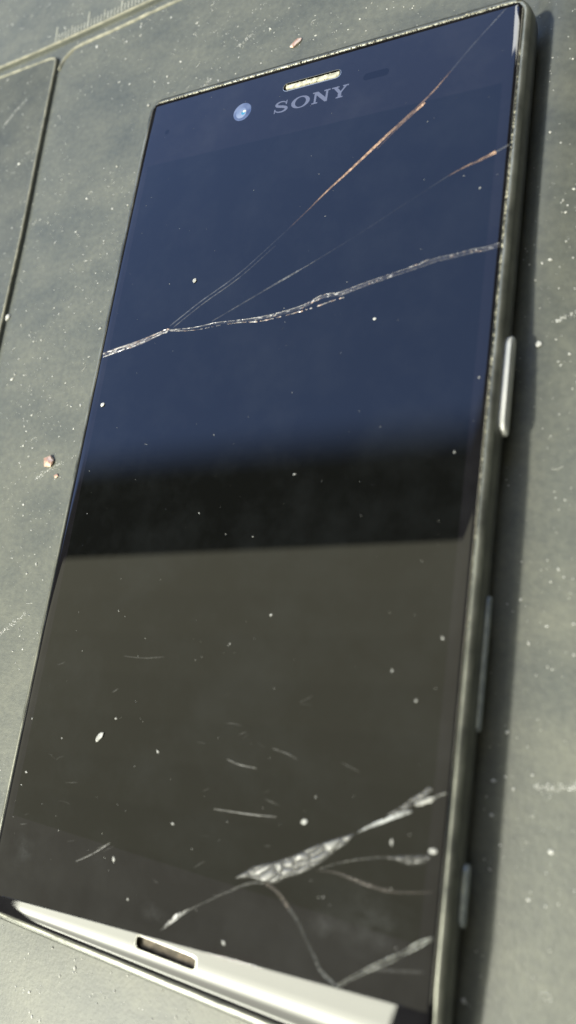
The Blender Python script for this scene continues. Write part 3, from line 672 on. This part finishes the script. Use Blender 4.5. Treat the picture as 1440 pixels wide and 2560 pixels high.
# ------------------------------------------------------------------ crumbs and flakes lying about
def lump(name, x, y, z, r, mat, seed, el=1.0, flat=.5, ang=0.0):
    rr = random.Random(seed); bm = bmesh.new(); bmesh.ops.create_icosphere(bm, subdivisions=2, radius=1)
    for v in bm.verts:
        k = 1 + .35 * noise.noise(v.co * 1.4 + Vector((seed * 3.7, 0, 0))) + rr.uniform(-.06, .06)
        v.co = Vector((v.co.x * k * r * el, v.co.y * k * r, (v.co.z * k) * r * flat)) * MM
    me = bpy.data.meshes.new(name); bm.to_mesh(me); bm.free()
    zmin = min(v.co.z for v in me.vertices)
    o = finish(name, me, mat, None, False)
    o.location = (x * MM, y * MM, z * MM - zmin); o.rotation_euler = (0, 0, ang)
    return o
for i, (x, y, z, r, el, ang, mat, lab, nm) in enumerate([
    (-9.5, 85.4, 0, .62, 1.9, .7, M_copper, 'small copper-coloured flake on the mat above the phone\'s top edge', 'metal_flake'),
    (-49.5, 2.2, 0, 1.15, 1.1, -.7, M_copper, 'pinkish metal flake on the mat left of the phone, the larger of two', 'metal_flake'),
    (-47.0, -0.6, 0, .42, 1.2, .2, M_copper, 'tiny pinkish metal flake just below the larger flake left of phone', 'metal_flake'),
    (39.2, 19.0, warp(39.2, 19.0), .42, 1.1, .2, M_dust_glint, 'bright white crumb on the mat beside the power button', 'crumb'),
    (-71.0, 34.6, 0, .6, 1.3, 1.2, M_dust_glint, 'white crumb lying in the mat groove at the left', 'crumb'),
    (44.9, -45.9, 0, .27, 1.1, .2, M_dust_glint, 'pale crumb on the mat right of the camera button', 'crumb'),
    (-18.37, -43.42, 8.004, .36, 2.8, .95, M_speck, 'long white flake on the lower left of the screen', 'crumb'),
    (-16.5, 31.9, 8.004, .36, 1.2, 1.2, M_speck, 'white crumb on the screen above the main crack', 'crumb'),
    (-31.3, 10.0, 8.004, .36, 1.1, .9, M_dust_glint, 'white crumb at the screen\'s left edge below the main crack', 'crumb'),
    (16.5, -47.8, 8.004, .3, 1.6, .5, M_speck, 'pale crumb on the screen just above the shattered patch', 'crumb'),
    (33.0, -47.4, 7.95, .32, 1.5, .3, M_speck, 'pale crumb at the right glass edge beside the shattered wedge', 'crumb'),
    (17.2, 21.5, 8.004, .2, 1.2, .3, M_dust_glint, 'tiny white crumb on the screen under the main crack\'s right half', 'crumb')]):
    thing(lump(nm, x, y, z, r, mat, i + 2, el, .35, ang), lab, 'flake' if nm == 'metal_flake' else 'crumb')
rnd = random.Random(5); mb = MB()
for x, y, r in [(28.04, -47.55, .3), (29.16, -30.95, .22), (25.69, -27.78, .24), (31.7, -22.98, .2), (30.82, 1.13, .18), (7.84, -2.15, .18), (7.44, -22.59, .26), (2.55, -11.66, .13), (-7.49, -8.48, .13), (-29.83, -9.34, .12), (33.13, 11.45, .16), (-16.03, -40.36, .26), (-25.65, -44.86, .18), (-7.49, -43.65, .2), (-8.25, -63.36, .25), (-11.87, -59.06, .28), (-3.01, -52.39, .24), (1.56, -27.26, .12), (30.7, 40.48, .18), (7.59, -64.41, .35), (-31.9, -53.0, .15), (-31.5, -51, .2)]:
    mb.grain((x, y, 8.004 + r * .2), r * .75, rnd, .3, rnd.choice((1.1, 1.6, 2.0)))
for i in range(300):
    x, y = rnd.uniform(-33, 33), rnd.uniform(-63, 71)
    if rnd.random() < (.8 if y > -25 else .2): 
        if rnd.random() < .5: continue
    r = min(.14, .03 * rnd.lognormvariate(0, .45)) * (1.3 if y < -25 else 1)
    mb.grain((x, y, 8.004 + r * .3), r, rnd, .4, rnd.choice((1, 1, 1.6, 3.0)))
o = mb.build('glass_dust', M_speck); thing(o, 'fine pale dust specks scattered over the phone glass', 'dust', kind='stuff')
mb = MB(); rnd = random.Random(9)
def mat_z(x, y):
    if y > 107.2 + (x + 57.8) * 0.1 + .3: return .75
    lx = -71.3 - (y - 28) * .043
    if x < lx - .3 and y < 101.5: return .75
    return warp(x, y)
cnt = 0
while cnt < 13000:
    x, y = rnd.uniform(-125, 75), rnd.uniform(-110, 175)
    if abs(x) < 36 and abs(y) < 73: continue
    if noise.noise(Vector((x * .06, y * .06, 3))) + rnd.uniform(-.5, .5) < -.15: continue
    r = min(.38, .062 * rnd.lognormvariate(0, .6))
    mb.grain((x, y, mat_z(x, y) + r * .35), r, rnd, .6, rnd.choice((1, 1, 1.3, 1.9))); cnt += 1
for k in range(26):                        # scuffed streaks of dust
    x, y = rnd.uniform(-100, 60), rnd.uniform(-80, 120); a = rnd.gauss(.6, .35); ln = rnd.uniform(3, 9)
    if abs(x) < 40 and abs(y) < 76: continue
    for i in range(int(ln * 12)):
        t = rnd.random() ** 1.4; px, py = x + ln * t * math.cos(a) + rnd.gauss(0, .25), y + ln * t * math.sin(a) + rnd.gauss(0, .25)
        if abs(px) < 37 and abs(py) < 74: continue
        r = rnd.uniform(.04, .11); mb.grain((px, py, mat_z(px, py) + r * .3), r, rnd, .5, 1.4)
for k in range(60):                        # short lint fibres
    x, y = rnd.uniform(-100, 60), rnd.uniform(-80, 120); a = rnd.uniform(0, 6.28); w_ = .035; cv = rnd.uniform(-.5, .5)
    if abs(x) < 40 and abs(y) < 77: continue
    q = []
    for i in range(8):
        q.append((x, y)); x += .22 * math.cos(a); y += .22 * math.sin(a); a += cv
    for (xa, ya), (xb, yb) in zip(q, q[1:]):
        dx, dy = xb - xa, yb - ya; l_ = math.hypot(dx, dy); ox, oy = -dy / l_ * w_, dx / l_ * w_; z = mat_z(xa, ya) + .01
        mb.add([(xa - ox, ya - oy, z), (xb - ox, yb - oy, z), (xb + ox, yb + oy, z), (xa + ox, ya + oy, z), ((xa + xb) / 2, (ya + yb) / 2, z + .07)], [(0, 1, 4), (1, 2, 4), (2, 3, 4), (3, 0, 4), (3, 2, 1, 0)])
o = mb.build('mat_dust', M_dust_glint); thing(o, 'fine pale dust specks scattered over the grey mat', 'dust', kind='stuff')
